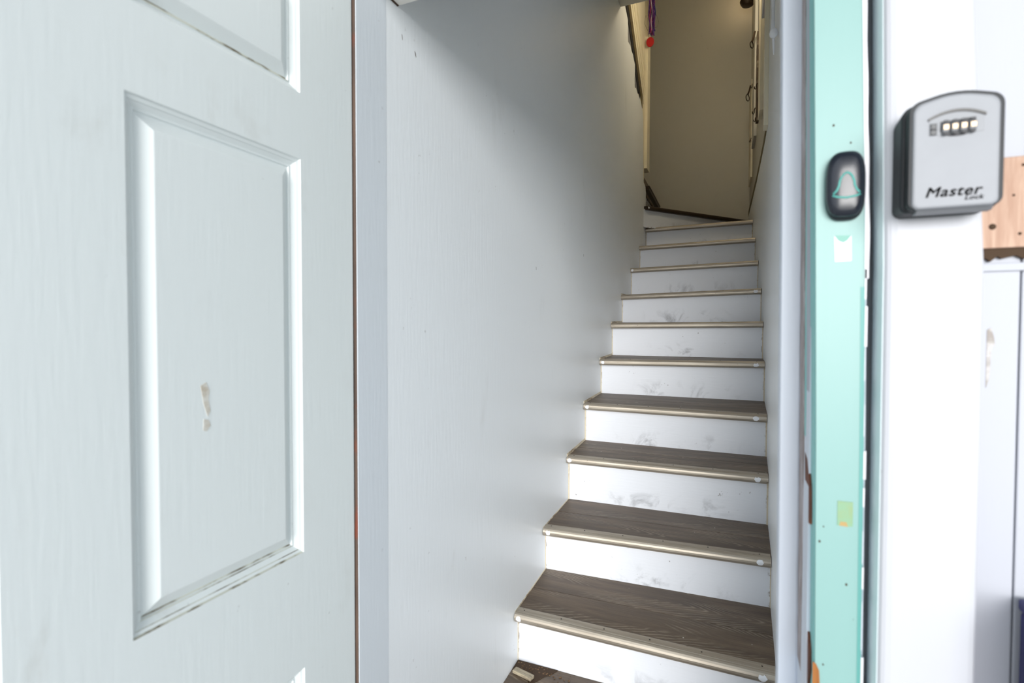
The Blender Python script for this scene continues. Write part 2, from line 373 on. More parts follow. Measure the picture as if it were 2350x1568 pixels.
# frame edges bent a little left towards the top to follow lens barrel distortion
def curve(tab, z):
    if z >= tab[0][0]: return tab[0][1] + (tab[0][1]-tab[1][1])/(tab[0][0]-tab[1][0])*min(z-tab[0][0], .3)
    for (z1, v1), (z0, v0) in zip(tab, tab[1:]):
        if z >= z0: return v0 + (v1-v0)*(z-z0)/(z1-z0)
    return tab[-1][1]
ZL = [-EZ, -.9, -.55, -.44, -.30, -.13, 0, .07, .136, .22, .30, .40, .52, .66]
def bow_mint(z): return curve([(.40, -.0060), (.136, -.0010), (-.13, .0033), (-.44, .0062), (-.7, .0070)], z)
def bow_mint_r(z): return curve([(.387, -.0066), (.132, 0), (-.10, .0024), (-.43, .0039), (-.7, .0045)], z)
def bow_stop(z): return curve([(.477, -.0053), (.16, -.0023), (-.158, -.0010), (-.53, .0009), (-.8, .0015)], z)
def bow_bl(z): return curve([(.36, -.0060), (.07, -.0008), (-.1, -.0003), (-.4, .0002)], z)
def bow_br(z): return curve([(.345, -.0145), (.07, -.0015), (-.11, -.0005), (-.38, -.0010)], z)
def bowed(name, poly, zl, f, mat, parent=None):
    """upright with the plan outline poly [(x, y)], bent along its height by f(x, z)"""
    o = rings(name, [[(x+f(x, z), y, z) for x, y in poly] for z in zl], mat, parent)
    return o
def rect(x0, x1, y0, y1): return [(x0, y0), (x1, y0), (x1, y1), (x0, y1)]
def f_mint(x, z):
    t = min(max((x-.0958)/.0501, 0), 1); return bow_mint(z)*(1-t) + bow_mint_r(z)*t
# white board that carries the lock box
pf = [(.1600, .762), (.1600, .7065), (.1625, .7030), (.1660, .7012), (.1715, .7000), (.2415, .7000), (.2455, .7010), (.2480, .7035), (.2490, .7075), (.2490, .762)]
def f_board(x, z):
    t = (x-.16)/.089; return bow_bl(z)*(1-t) + bow_br(z)*t
t3 = bowed('trim_3', pf, ZL + [1.0, 1.42], f_board, M_white)
tag(t3, 'wide white door casing board under the grey lock box', 'trim', kind='structure')
bowed('side_lit_strip', rect(.1593, .1600, .7068, .7515), ZL, f_board, M_side_lit, t3)  # paler colour stands in for light on the dim side face

# right jamb, mint edge, stop
t1 = box('trim_1', .0962, .1535, .7700, .96, -EZ, .66, M_stop); tag(t1, 'pale grey door stop and worn side of right door jamb', 'trim', kind='structure')
bowed('jamb_edge', rect(.0962, .1490, .7405, .7700), ZL, f_mint, M_stop, t1)
bowed('door_stop', [(.0712, .8600), (.0935, .8600), (.0962, .8610), (.0962, .897), (.0705, .897), (.0698, .894), (.0698, .863)], ZL, lambda x, z: bow_stop(z)*(1 if x < .09 else .6), M_stop, t1)
def f_side(x, z): return bow_mint(z)*.75
bowed('worn_wood_strip', rect(.0938, .0990, .8180, .8600), ZL, lambda x, z: bow_mint(z)*.35+bow_stop(z)*.3, M_worn, t1)
bowed('mint_streak', rect(.0943, .0990, .8030, .8180), ZL, lambda x, z: bow_mint(z)*.55, M_teal, t1)
bowed('grey_streak', rect(.0943, .0990, .7760, .8030), ZL, lambda x, z: bow_mint(z)*.75, M_wgrey, t1)
bowed('teal_edge', rect(.0951, .0990, .7410, .7760), ZL, lambda x, z: bow_mint(z)*.95, M_teal, t1)
def chip(pts, mat, x=.0930):
    n = len(pts); P = [(x+bow_mint(z)*.8, y, z) for y, z in pts] + [(x+.004+bow_mint(z)*.8, y, z) for y, z in pts]
    return mk('chipped_wood', P, [tuple(range(n)), tuple(range(2*n-1, n-1, -1))] + [(i, (i+1) % n, n+(i+1) % n, n+i) for i in range(n)], mat, t1)
chip([(.8087, -.168), (.785, -.172), (.768, -.190), (.760, -.2014), (.757, -.225), (.758, -.2500), (.768, -.252), (.7839, -.2400), (.802, -.2251), (.806, -.195)], M_brownwood)
chip([(.8127, -.378), (.790, -.382), (.766, -.398), (.755, -.412), (.753, -.435), (.765, -.462), (.7850, -.470), (.805, -.4426), (.812, -.40)], M_brownwood)
t2 = bowed('trim_2', rect(.0958, .1459, .7345, .7405), ZL, f_mint, M_mint); tag(t2, 'narrow mint green door frame edge under the doorbell', 'trim', kind='structure')
bowed('darker_edge', rect(.1418, .1461, .7340, .7410), [-EZ, -.9, -.55, -.44, -.30, -.13, 0, .05], f_mint, M_tealdeep, t2)  # deeper teal band along the lower right edge
prism('orange_chip', [(.0992, -.4137), (.1030, -.416), (.1063, -.4234), (.1072, -.4391), (.1075, -.52), (.0992, -.52)], .7336, .7346, 1, M_orange, t2)
for (x, z, r) in ((.1045, -.262, .0013), (.1335, -.3105, .0013), (.1085, -.243, .0008), (.1105, -.415, .001), (.1375, -.236, .001), (.112, .245, .0012), (.130, .222, .001)):
    mk('nail_mark', [(x+r*math.cos(a), .7342, z+1.3*r*math.sin(a)) for a in [k*math.pi/4 for k in range(8)]] + [(x+r*math.cos(a), .7346, z+1.3*r*math.sin(a)) for a in [k*math.pi/4 for k in range(8)]],
       [tuple(range(8)), tuple(range(15, 7, -1))] + [(k, (k+1) % 8, 8+(k+1) % 8, 8+k) for k in range(8)], M_gunk, t2)
# broken bead of white caulk beside the mint edge
vs, fs = [], []; zz = -EZ
while zz < .06:
    ln = random.uniform(.02, .06); w_ = random.choice([.0006, .0012, .0018, .0026])
    v, f = boxvf(.1458+f_mint(.146, zz), .1458+f_mint(.146, zz)+w_, .7335, .742, zz, zz+ln); n = len(vs); vs += v; fs += [tuple(i+n for i in q) for q in f]
    zz += ln + random.uniform(0, .03)
zs = [.06+.02*k for k in range(31)]
for k, z in enumerate(zs[:-1]):
    n = len(vs)
    for q in (z, zs[k+1]):
        x = .1458+f_mint(.146, q); w_ = .0044+.0004*math.sin(q*70)
        vs += [(x, .7335, q), (x+w_, .7335, q), (x+w_, .742, q), (x, .742, q)]
    fs += [(n, n+1, n+5, n+4), (n+1, n+2, n+6, n+5), (n+2, n+3, n+7, n+6), (n+3, n, n+4, n+7)]
mk('caulk_bead', vs, fs, M_whitecaulk, t2)
box('dark_crevice', .1400, .1600, .753, .7585, -EZ, .66, M_crev, t1)

# left jamb and head of the opening
t4 = box('trim_4', -.70, -.6397, .7845, .8762, -EZ, .664, M_jamb, bev=.0004); tag(t4, 'white hinge side jamb of the doorway', 'trim', kind='structure')
boxes('exposed_wood_edge', [(-.70, -.6410, .7832, .7844, -EZ, .664)], raw_mat('gap_wood', (98, 78, 66), (70, 58, 52), (128, 58, 36), 2), t4)
t5 = box('trim_5', -.70, .1545, .7845, .916, .664, .78, M_head, bev=.001); tag(t5, 'pale underside of door head at top left', 'trim', kind='structure')
prism('rust_line', [(-.6405, .877), (-.636, .877), (-.636, .915), (-.6405, .915)], .6625, .6645, 2, M_gunk, t5)
boxes('upper_frame_wall', [(-.70, .1545, .80, .93, .78, 2.0)], M_wall, t5).name = 'wall_above_head'
box('threshold', -.66, .0962, .80, .93, -EZ, -1.285, M_brownwood, t4)

# ------------------------------------------------------------------ door leaf, opened outwards
XD, XB = -.646, -.690
DZ0, DZ1 = -1.305, .655
dy0, dy1 = -.105, .7795
colA, colB = (.3873, .6545), (.001, .2675)
rows = [(-1.085, -.5638), (-.3700, .2742), (.3802, .555)]
dr = bpy.data.objects.new('door_1', None); put(dr); dr.location = (XD, dy1, DZ0+EZ)
tag(dr, 'white six panel door standing open on the left', 'door', kind='structure')
fr = [(XB, XD-.0145, dy0, dy1, DZ0, DZ1)]
ycuts = [(dy0, colB[0]), (colB[1], colA[0]), (colA[1], dy1)]
for a, b in ycuts: fr.append((XD-.0145, XD, a, b, DZ0, DZ1))
zc = [DZ0] + [z for r in rows for z in r] + [DZ1]
for c in (colA, colB):
    for k in range(0, len(zc), 2): fr.append((XD-.0145, XD, c[0], c[1], zc[k], zc[k+1]))
boxes('leaf', fr, M_door, dr)
prof = [(0, 0), (.0015, .0035), (.0055, .0050), (.0060, .0066), (.0125, .0112), (.0135, .0100), (.0150, .0100), (.0160, .0128), (.0185, .0128), (.034, .0030), (.0352, .0026)]
for c in (colA, colB):
    for z0, z1 in rows:
        vs, fs, mi = [], [], []
        for o, d in prof:
            vs += [(XD-d, c[0]+o, z0+o), (XD-d, c[1]-o, z0+o), (XD-d, c[1]-o, z1-o), (XD-d, c[0]+o, z1-o)]
        for i in range(len(prof)-1):
            for k in range(4):
                fs.append((i*4+k, i*4+(k+1) % 4, (i+1)*4+(k+1) % 4, (i+1)*4+k)); mi.append(1 if (k == 0 and i in (0, 2, 5, 7)) else 0)
        e = (len(prof)-1)*4; fs.append((e, e+1, e+2, e+3)); mi.append(0)
        mk('raised_panel', vs, fs, None, dr, mats=[M_door, M_groove], mi=mi)
def smear(pts, name='smudge', mat=None):
    return prism(name, pts, XD-.0026, XD-.0022, 0, mat or worn_mat('smudge_paint', (214, 212, 204), (190, 180, 164), (.4, .6), 60, (1, 1, 1)), dr)
smear([(.478, -.077), (.486, -.073), (.491, -.085), (.489, -.097), (.492, -.112), (.488, -.12), (.484, -.108), (.481, -.098), (.480, -.088)])
smear([(.482, -.122), (.489, -.124), (.492, -.132), (.486, -.139), (.481, -.137)])

# ------------------------------------------------------------------ staircase
Ls = [(1.5597, -.9289), (1.8387, -.7484), (2.142, -.5487), (2.4158, -.3575), (2.7437, -.1665), (3.0245, .0288), (3.3246, .2111), (3.6483, .4134), (4.0122, .6189), (4.3153, .8063)]
Rs = [(1.555, -.9331), (1.860, -.7425), (2.145, -.5485), (2.395, -.3605), (2.74, -.1590), (2.98, .0352), (3.20, .2215), (3.56, .4186), (3.94, .6205), (4.30, .8110)]
BL = [-1.1037, -.9152, -.7391, -.5367, -.347, -.155] + [z+.011 for (_, z) in Ls[5:9]]
st = empty('staircase', (-.25, .95, -EZ))
tag(st, 'narrow steep staircase with brown wood treads, white risers and metal nosings', 'staircase')
OV, XL = .027, -.64
def lerp(a, b, t): return tuple(p+(q-p)*t for p, q in zip(a, b))
def tread(front_l, front_r, back_l, back_r, zf_l, zf_r, zb, planks):
    """front/back are (x,y)"""
    th = .018
    def quad(t0, t1, dz):
        out = []
        for t in (t0, t1):
            zl, zr = zf_l+(zb-zf_l)*t, zf_r+(zb-zf_r)*t
            a, b = lerp(front_l, back_l, t), lerp(front_r, back_r, t)
            out += [(a[0], a[1], zl+dz), (b[0], b[1], zr+dz)]
        return [out[0], out[1], out[3], out[2]]
    tr = hexa('tread', quad(0, 1, -th), quad(0, 1, -.006), M_wood, st)
    n = 2 if planks else 1
    for k in range(n):
        a, b = k/n+(.004 if k else 0), (k+1)/n-(.004 if k < n-1 else 0)
        hexa('plank', quad(a, b, -.006), quad(a, b, 0), M_wood, tr, .0006)
    return tr
NP = [(.030, -.002), (.030, .0032), (.026, .0040), (.0035, .0032), (.0012, .0006), (-.0008, .0030), (-.0040, .0024), (-.0085, -.0010), (-.0118, -.0060), (-.0132, -.0120),
      (-.0128, -.0180), (-.0108, -.0240), (-.0070, -.0275), (.0010, -.0282), (.0260, -.0282), (.0260, -.004)]
def nosing(pl, pr, dabs=(1, 1), screws=True, mat=M_metal):
    pl, pr = Vector(pl), Vector(pr); d = (pr-pl); dn = d.normalized(); hor = Vector((-dn.y, dn.x, 0)).normalized()
    loops = [[tuple(P + hor*a + Vector((0, 0, b))) for a, b in NP] for P in (pl+dn*.002, pr-dn*.002)]
    o = rings('nosing', loops, mat, st)
    def dab(t, r, sx_):
        P = pl+d*t; vs = []
        for k in range(14):
            a = 2*math.pi*k/14; rr = r*random.uniform(.82, 1.12)
            h = rr*math.cos(a)*sx_; ang = rr*math.sin(a)/.0135
            ang0 = math.radians(30)+ang     # wrap round the rounded front
            vs.append(tuple(P + dn*h + hor*(.0005-.0148*math.cos(ang0-math.radians(30)+.15)) + Vector((0, 0, -.0125+.0155*math.sin(ang)))))
        c = P + hor*(-.0162) + Vector((0, 0, -.0125))
        mk('paint_dab', vs+[tuple(c)], [(k, (k+1) % 14, 14) for k in range(14)], M_filler, o, True)
    if dabs[0]: dab(.022*dabs[0], .0088, 1.0)
    if dabs[1]: dab(1-.045*dabs[1], .0095, 1.25)
    if screws:
        for t in (.035, .20, .38, .56, .75, .955):
            P = pl+d*t + hor*.0155
            vs = [(P.x+.0023*math.cos(k*math.pi/4), P.y+.0023*math.sin(k*math.pi/4), P.z+z) for z in (.0028, .0044) for k in range(8)]
            mk('screw', vs, [tuple(range(7, -1, -1)), tuple(range(8, 16))] + [(k, (k+1) % 8, 8+(k+1) % 8, 8+k) for k in range(8)], M_screw, o)
    return o
DABS = [(1, 1), (1.3, 1), (.9, 1.1), (1.2, 1.2), (1.1, 1.1), (0, 0), (0, .8), (.9, 0), (0, 0), (0, 0)]
for i in range(10):
    yl, zl = Ls[i]; yr, zr = Rs[i]; xr = rwx(yr)
    zb = BL[i]
    # riser
    a0, a1 = (XL, yl+OV), (xr, yr+OV)
    hexa('riser', [(a0[0], a0[1], zb-.015), (a1[0], a1[1], zb-.015), (a1[0], a1[1]+.016, zb-.015), (a0[0], a0[1]+.016, zb-.015)],
         [(a0[0], a0[1], zl-.022), (a1[0], a1[1], zr-.022), (a1[0], a1[1]+.016, zr-.022), (a0[0], a0[1]+.016, zl-.022)], M_riser, st)
    # caulk at both ends of the riser
    w_ = .0045 if i > 1 else .002
    box('caulk_line', XL, XL+w_, a0[1]-.0035, a0[1]+.004, zb, zl-.026, M_caulk, st)
    box('caulk_line', a1[0]-w_, a1[0]+.002, a1[1]-.0035, a1[1]+.004, zb, zr-.026, M_caulk, st)
    # tread up to the next riser
    if i < 9: nl, nr, nb = Ls[i+1][0]+OV+.001, Rs[i+1][0]+OV+.001, BL[i+1]
    else: nl, nr, nb = 4.36, 5.11, zl+.012
    tread((XL, yl+.022), (rwx(yr+.02), yr+.022), (XL, nl), (rwx(nr), nr), zl+.0005, zr+.0005, nb, i < 5)
    if i < 9:   # beige caulk where the tread meets the left wall
        h = .012 if 1 < i < 7 else .003
        hexa('caulk_line', [(XL, yl+.0, zl-.002), (XL+.003, yl+.0, zl-.002), (XL+.003, nl, nb-.002), (XL, nl, nb-.002)],
             [(XL, yl+.0, zl+h), (XL+.0015, yl+.0, zl+h), (XL+.0015, nl, nb+h*.8), (XL, nl, nb+h*.8)], M_caulk, st)
    ns = nosing((XL, yl, zl), (xr, yr, zr), DABS[i], i < 6)
    if i in (0, 1, 3): hexa('glue_line', [(XL+.01, yl+.012, zl-.0305), (xr-.004, yr+.012, zr-.0305), (xr-.004, yr+.026, zr-.0305), (XL+.01, yl+.026, zl-.0305)],
         [(XL+.01, yl+.012, zl-.0280), (xr-.004, yr+.012, zr-.0280), (xr-.004, yr+.026, zr-.0280), (XL+.01, yl+.026, zl-.0280)], M_glue, ns)
# winders at the head: pivot by the end of the left wall
P11, Q11 = (-.64, 4.185, .962), (.128, 5.105, .962)
nosing((P11[0]+.02, P11[1]+.024, P11[2]), Q11, (.6, 0), False, M_bronze)
dv = Vector((Q11[0]-P11[0], Q11[1]-P11[1], 0)).normalized(); hv = Vector((-dv.y, dv.x, 0))
def off(p, a): return (p[0]+hv.x*a, p[1]+hv.y*a)
p0, q0 = off(P11, .027), off(Q11, .027)
p0 = (-.66, p0[1]-.02)
hexa('riser', [(*p0, .80), (*q0, .80), (q0[0], q0[1]+.012, .80), (p0[0], p0[1]+.012, .80)], [(*p0, .942), (*q0, .942), (q0[0], q0[1]+.012, .942), (p0[0], p0[1]+.012, .942)], M_riser, st)
prism('winder_tread', [(-.65, 4.26), (.10, 5.115), (-.66, 5.115), (-.70, 4.335)], .945, .965, 2, M_wood, st)
P12, Q12 = (-.645, 4.345, 1.152), (-.652, 5.112, 1.152)
nosing(Q12, P12, (0, 0), False, M_bronze).rotation_euler = (0, 0, 0)
box('riser', -.700, -.684, 4.335, 5.115, .95, 1.13, M_riser, st)
box('winder_tread', -.80, -.676, 4.335, 5.115, 1.13, 1.152, M_wood, st)
# entry tread at the foot
tread((XL, .93), (rwx(.93), .93), (XL, Ls[0][0]+OV), (rwx(Rs[0][0]), Rs[0][0]+OV), BL[0], BL[0], BL[0], True)
hexa('riser', [(XL, .945, -EZ), (.12, .945, -EZ), (.12, .96, -EZ), (XL, .96, -EZ)], [(XL, .945, -1.12), (.12, .945, -1.12), (.12, .96, -1.12), (XL, .96, -1.12)], M_riser, st)
# broken flooring in the corner
prism('broken_floor_hole', [(-.638, 1.584), (-.50, 1.584), (-.515, 1.555), (-.53, 1.54), (-.55, 1.50), (-.535, 1.46), (-.56, 1.47), (-.585, 1.535), (-.62, 1.548), (-.638, 1.53)], BL[0]+.0002, BL[0]+.0016, 2, M_gunk, st)
wbk = mk('wood_block', *boxvf(-.035, .035, -.011, .011, 0, .010), worn_mat('pale_offcut', (176, 164, 140), (120, 108, 92), (.45, .65), 12, (2, 20, 20)), bev=.0015)
wbk.rotation_euler = (0, 0, math.radians(-14)); wbk.location = (-.594, 1.517, BL[0]+.002+EZ)
tag(wbk, 'small loose pale wood offcut lying on the bottom tread', 'wood offcut')
cvs, cfs = [], []
for k in range(70):
    x, y = random.uniform(-.632, -.49), random.uniform(1.545, 1.580); 
    if k % 3 == 0: x, y = random.uniform(-.56, -.44), random.uniform(1.50, 1.576)
    r = random.uniform(.001, .004); z = BL[0]+.0015; n = len(cvs)
    for j in range(5): cvs.append((x+r*math.cos(j*1.257+k), y+r*math.sin(j*1.257+k), z))
    cvs.append((x, y, z+r*.9)); cfs += [(n+j, n+(j+1) % 5, n+5) for j in range(5)] + [tuple(n+4-j for j in range(5))]
cr_ = mk('crumbs', cvs, cfs, raw_mat('rotten_crumbs', (120, 92, 62), (78, 56, 36), (150, 128, 96)))
tag(cr_, 'brown crumbs of rotten wood in the corner of the bottom tread', 'crumbs', kind='stuff')

# ------------------------------------------------------------------ underside of the upper flight with its newel
us = empty('upper_staircase', (-.655, 3.8, 1.7))
tag(us, 'cream stringer and hanging newel of the upper flight above the left wall', 'staircase')
SL = -.705   # slope dz/dy
def slab(name, off0, off1, x0, x1, mat, y0=3.25, y1=4.30):
    base = lambda y: 1.764 + SL*(y-4.133)
    p = [(y0, base(y0)+off0), (y1, base(y1)+off0), (y1, base(y1)+off1), (y0, base(y0)+off1)]
    return prism(name, p, x0, x1, 0, mat, us)
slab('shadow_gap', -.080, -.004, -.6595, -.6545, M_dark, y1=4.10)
slab('lath', -.004, .092, -.6595, -.6515, M_lath, y1=4.19)
slab('stringer_board', .092, .95, -.670, -.656, M_cream)
slab('molding', .094, .15, -.656, -.6500, M_cream, y1=4.25)
slab('molding', .20, .22, -.656, -.6520, M_cream, y1=4.28)
slab('molding', .28, .31, -.656, -.6510, M_cream, y1=4.30)
slab('molding', .42, .45, -.656, -.6515, M_cream, y1=4.30)
box('newel_post', -.715, -.6315, 4.315, 4.45, 1.29, 3.4, M_cream, us, .003)
box('cream_lining', -.6595, -.655, 4.02, 4.315, 1.20, 1.80, M_cream, us)

# ------------------------------------------------------------------ things on the upper right wall
def wallbox(name, y0, y1, z0, z1, t0, t1, mat, parent, bev=0):
    return hexa(name, [(rwx(y0)-t1, y0, z0), (rwx(y0)-t0, y0, z0), (rwx(y1)-t0, y1, z0), (rwx(y1)-t1, y1, z0)],
                [(rwx(y0)-t1, y0, z1), (rwx(y0)-t0, y0, z1), (rwx(y1)-t0, y1, z1), (rwx(y1)-t1, y1, z1)], mat, parent, bev)
t6 = wallbox('trim_6', 2.78, 2.86, 1.0-.03, 3.4, 0, .0195, M_cream, None, .002)
tag(t6, 'thin upright white casing strip on the upper right wall', 'trim', kind='structure')
hr = empty('hook_rack', (.145, 4.2, 1.1))
tag(hr, 'narrow white boards with dark rusty hooks on the upper right wall', 'hook rack')
wallbox('upright_board', 4.75, 5.08, 1.25, 2.05, -.010, .004, M_cream, hr, .002)
wallbox('upright_board', 4.20, 4.50, 1.40, 2.55, -.010, .010, M_wallw, hr, .002)
wallbox('upright_board', 3.45, 3.62, 1.30, 2.10, -.010, .012, M_cream, hr, .002)
wallbox('upright_board', 3.05, 3.30, 1.75, 3.2, -.010, .014, M_white, hr, .002)
wallbox('rusty_rail', 3.95, 4.02, 1.42, 2.02, -.010, .008, M_rust, hr, .001)
def hook(y, z, s=1.0, t=.012):
    x = rwx(y)-t+.006; pts = [(x+.012, y, z+.03*s), (x-.002, y, z+.03*s), (x-.006*s, y, z+.018*s), (x-.006*s, y, z), (x-.011*s, y, z-.012*s), (x-.017*s, y, z-.006*s), (x-.019*s, y, z+.008*s)]
    return tube('hook', pts, .004*s, M_steel, hr, 6)
for y, z, s in ((4.10, 1.53, 1.0), (3.98, 1.43, .8), (4.45, 1.86, .9), (4.62, 1.50, .8), (3.9, 1.62, .9)): hook(y, z, s)
def ring(name, y, z, r, label):
    o = empty(name, (rwx(y)-.03, y, z-r))
    x = rwx(y)-.032
    tube('ring', [(x+r*math.cos(a)*.5, y+r*math.cos(a)*.8, z+r*math.sin(a)) for a in [k*math.pi/8 for k in range(16)]], .0035, M_steel, o, 6, True)
    tube('strap', [(x, y, z+r), (x+.012, y, z+r+.03), (x+.02, y, z+r+.07)], .007, M_gunk, o, 6)
    tag(o, label, 'ring'); return o
ring('hanging_ring', 4.15, 2.03, .022, 'dark metal ring hanging high on the upper right wall')
ring('hanging_ring', 4.75, 1.90, .026, 'dark metal ring hanging lower, by the corner of the back wall')
# lamp high in the far corner
lp = empty('wall_lamp', (.10, 4.9, 2.70))
tag(lp, 'dark ribbed lamp in the top corner of the stairwell', 'lamp')
lathe('ribbed_base', (.105, 4.9, 2.725), [(.004, 0), (.03, .002), (.045, .010), (.048, .016), (.044, .020), (.055, .026), (.058, .032), (.052, .037), (.062, .045), (.060, .054), (.03, .062), (.018, .075)], M_bronze, lp)
tube('arm', [(.105, 4.9, 2.775), (.13, 4.9, 2.785), (.158, 4.9, 2.79)], .008, M_bronze, lp)
lathe('bulb', (.075, 4.9, 2.80), [(.012, 0), (.020, .02), (.034, .05), (.038, .075), (.030, .10), (.012, .115)], M_bulb, lp)
# unseen globe lamp added to brighten the far end of the left wall
pb = empty('wall_lamp', (.13, 3.55, 2.22)); tag(pb, 'added globe fill lamp, unseen high on the right wall', 'lamp')
box('back_plate', .145, .172, 3.51, 3.59, 2.36, 2.48, M_white, pb, .004)
tube('arm', [(.150, 3.55, 2.42), (.09, 3.55, 2.43), (.065, 3.55, 2.415), (.06, 3.55, 2.36)], .008, M_white, pb)
lathe('globe', (.06, 3.55, 2.225), [(.07*math.sin(a), .07-.07*math.cos(a)) for a in [.12+k*2.75/10 for k in range(11)]], M_fill_upper, pb)
# unseen flush lamp added as fill light for the lower stairs
cl_ = empty('fill_lamp', (-.25, 1.22, 1.90)); tag(cl_, 'added round fill lamp, unseen on the low ceiling just inside the door', 'lamp')
lathe('rim', (-.25, 1.22, 1.925), [(.15, 0), (.155, .004), (.155, .037)], M_white, cl_, 32)
lathe('diffuser', (-.25, 1.22, 1.905), [(.05, 0), (.10, .005), (.135, .0125), (.145, .0195)], M_fill_lower, cl_, 32)
# white cord on the near right wall
hc = empty('white_cable', (.118, 1.85, .90))
tag(hc, 'white cable with knob end hanging down the right wall', 'cable')
tube('cable_run', [(.122, 1.99, 1.30), (.121, 1.985, 1.1), (.118, 1.93, 1.0), (.117, 1.90, .955)], .006, M_plastic, hc)
lathe('knob', (.117, 1.88, .930), [(.005, 0), (.011, .006), (.013, .014), (.010, .024), (.004, .030)], M_plastic, hc, 14)
tube('loose_end', [(.117, 1.895, .955), (.118, 1.90, .93), (.120, 1.91, .89)], [.005, .004, .002], M_plastic, hc)

# ------------------------------------------------------------------ bead necklaces on the newel
bn = empty('bead_necklace', (-.605, 4.30, 2.24))
tag(bn, 'bunch of purple and blue bead strings with a red disc hanging from the newel', 'beads')
def ico():
    bm = bmesh.new(); bmesh.ops.create_icosphere(bm, subdivisions=1, radius=1); v = [tuple(p.co) for p in bm.verts]; f = [tuple(q.index for q in p.verts) for p in bm.faces]; bm.free(); return v, f
IV, IF = ico()
for k in range(14):
    vs, fs = [], []; x0 = -.626+.0035*k; y0 = 4.285+.009*(k % 3); zl = 2.30+random.uniform(0, .05)
    zt = 2.80
    for j in range(int((zt-zl)/.0098)):
        t = (zt-j*.0098-zl)/(zt-zl); x = x0*t+(-.617+.0030*k)*(1-t)+.004*math.sin(j*.35+k*1.7); y = y0+.005*math.cos(j*.4+k); z = zt-j*.0098
        b = len(vs); vs += [(x+p[0]*.0056, y+p[1]*.0056, z+p[2]*.0056) for p in IV]; fs += [tuple(i+b for i in q) for q in IF]
    mk('strand', vs, fs, M_beads[[0, 1, 0, 2, 1, 0, 3, 2, 1, 0, 1, 2, 0, 1][k]], bn, True)
vs = []
for yy in (4.292, 4.299): vs += [(-.612+.030*math.cos(a), yy, 2.275+.038*math.sin(a)) for a in [q*math.pi/12 for q in range(24)]]
mk('red_disc', vs, [tuple(range(23, -1, -1)), tuple(range(24, 48))] + [(q, (q+1) % 24, 24+(q+1) % 24, 24+q) for q in range(24)], M_red, bn)
tube('loose_wire', [(-.63, 4.28, 2.36), (-.655, 4.275, 2.42), (-.645, 4.275, 2.48), (-.63, 4.275, 2.45), (-.625, 4.28, 2.38)], .0009, M_steel, bn, 5)
tube('loose_wire', [(-.59, 4.28, 2.50), (-.56, 4.275, 2.46), (-.545, 4.275, 2.41), (-.555, 4.275, 2.37), (-.59, 4.28, 2.37)], .0009, M_steel, bn, 5)
tube('peg', [(-.632, 4.30, 2.805), (-.57, 4.30, 2.82)], .006, M_bronze, bn)

# ------------------------------------------------------------------ doorbell
def supel(cx, cz, a, b, y, n=3.2, m=40):
    out = []
    for k in range(m):
        t = 2*math.pi*k/m; c, s = math.cos(t), math.sin(t)
        out.append((cx+a*math.copysign(abs(c)**(2/n), c), y, cz+b*math.copysign(abs(s)**(2/n), s)))
    return out
bx, bz = .1245, .1705
db = empty('doorbell', (bx, .7345, .131)); tag(db, 'black oval doorbell with mint bell symbol on the mint frame edge', 'doorbell')
rings('back_plate', [supel(bx, bz-.001, .0203, .0400, .7345), supel(bx, bz-.001, .0203, .0400, .729), supel(bx, bz-.001, .0195, .0392, .7275)], M_black, db, True)
rings('button', [supel(bx-.001, bz, .0200, .0388, .7280), supel(bx-.001, bz, .0196, .0384, .7215), supel(bx-.001, bz, .0178, .0362, .7180), supel(bx-.001, bz, .0135, .0310, .7162), supel(bx-.001, bz, .0060, .0160, .7154)], M_gloss, db, True)
# bell outline: a closed tube on the button
half = [(0, .0150), (.0030, .0135), (.0055, .0098), (.0072, .0050), (.0078, .0000), (.0098, -.0050), (.0130, -.0085), (.0136, -.0108)]
bell = [(x, z) for x, z in half] + [(.0090, -.0128), (0, -.0142), (-.0090, -.0128)] + [(-x, z) for x, z in reversed(half[1:])]
def ysurf(x, z): return .7155 + 9.0*max(0, abs(x)-.004)**2*2 + .9*max(0, abs(z)-.012)**2
tube('bell_symbol', [(bx-.001+x, ysurf(x, z)-.0003, bz-.003+z) for x, z in bell], .0013, M_minte, db, 6, True)

# stickers on the mint edge
ps = prism('paper_scrap', [(.1145, .1128), (.1190, .1060), (.1240, .1035), (.1282, .1060), (.1322, .1118), (.1328, .0816), (.1158, .0812)], .7338, .7345, 1, M_paper)
tag(ps, 'torn white paper scrap stuck on the mint frame edge below the doorbell', 'paper')
prism('glue_residue', [(.1145, .1128), (.1322, .1118), (.1282, .1060), (.1240, .1035), (.1190, .1060)], .7341, .7345, 1, M_paperdark, ps)
tp = prism('tape_scrap', [(.1228, -.2090), (.1388, -.2090), (.1390, -.2385), (.1340, -.2395), (.1228, -.2390)], .7339, .7345, 1, M_tape)
tag(tp, 'old yellowish green tape patch low on the mint frame edge', 'tape')
prism('orange_residue', [(.1260, -.2340), (.1325, -.2340), (.1340, -.2395), (.1250, -.2392)], .7337, .7340, 1, M_tapeor, tp)

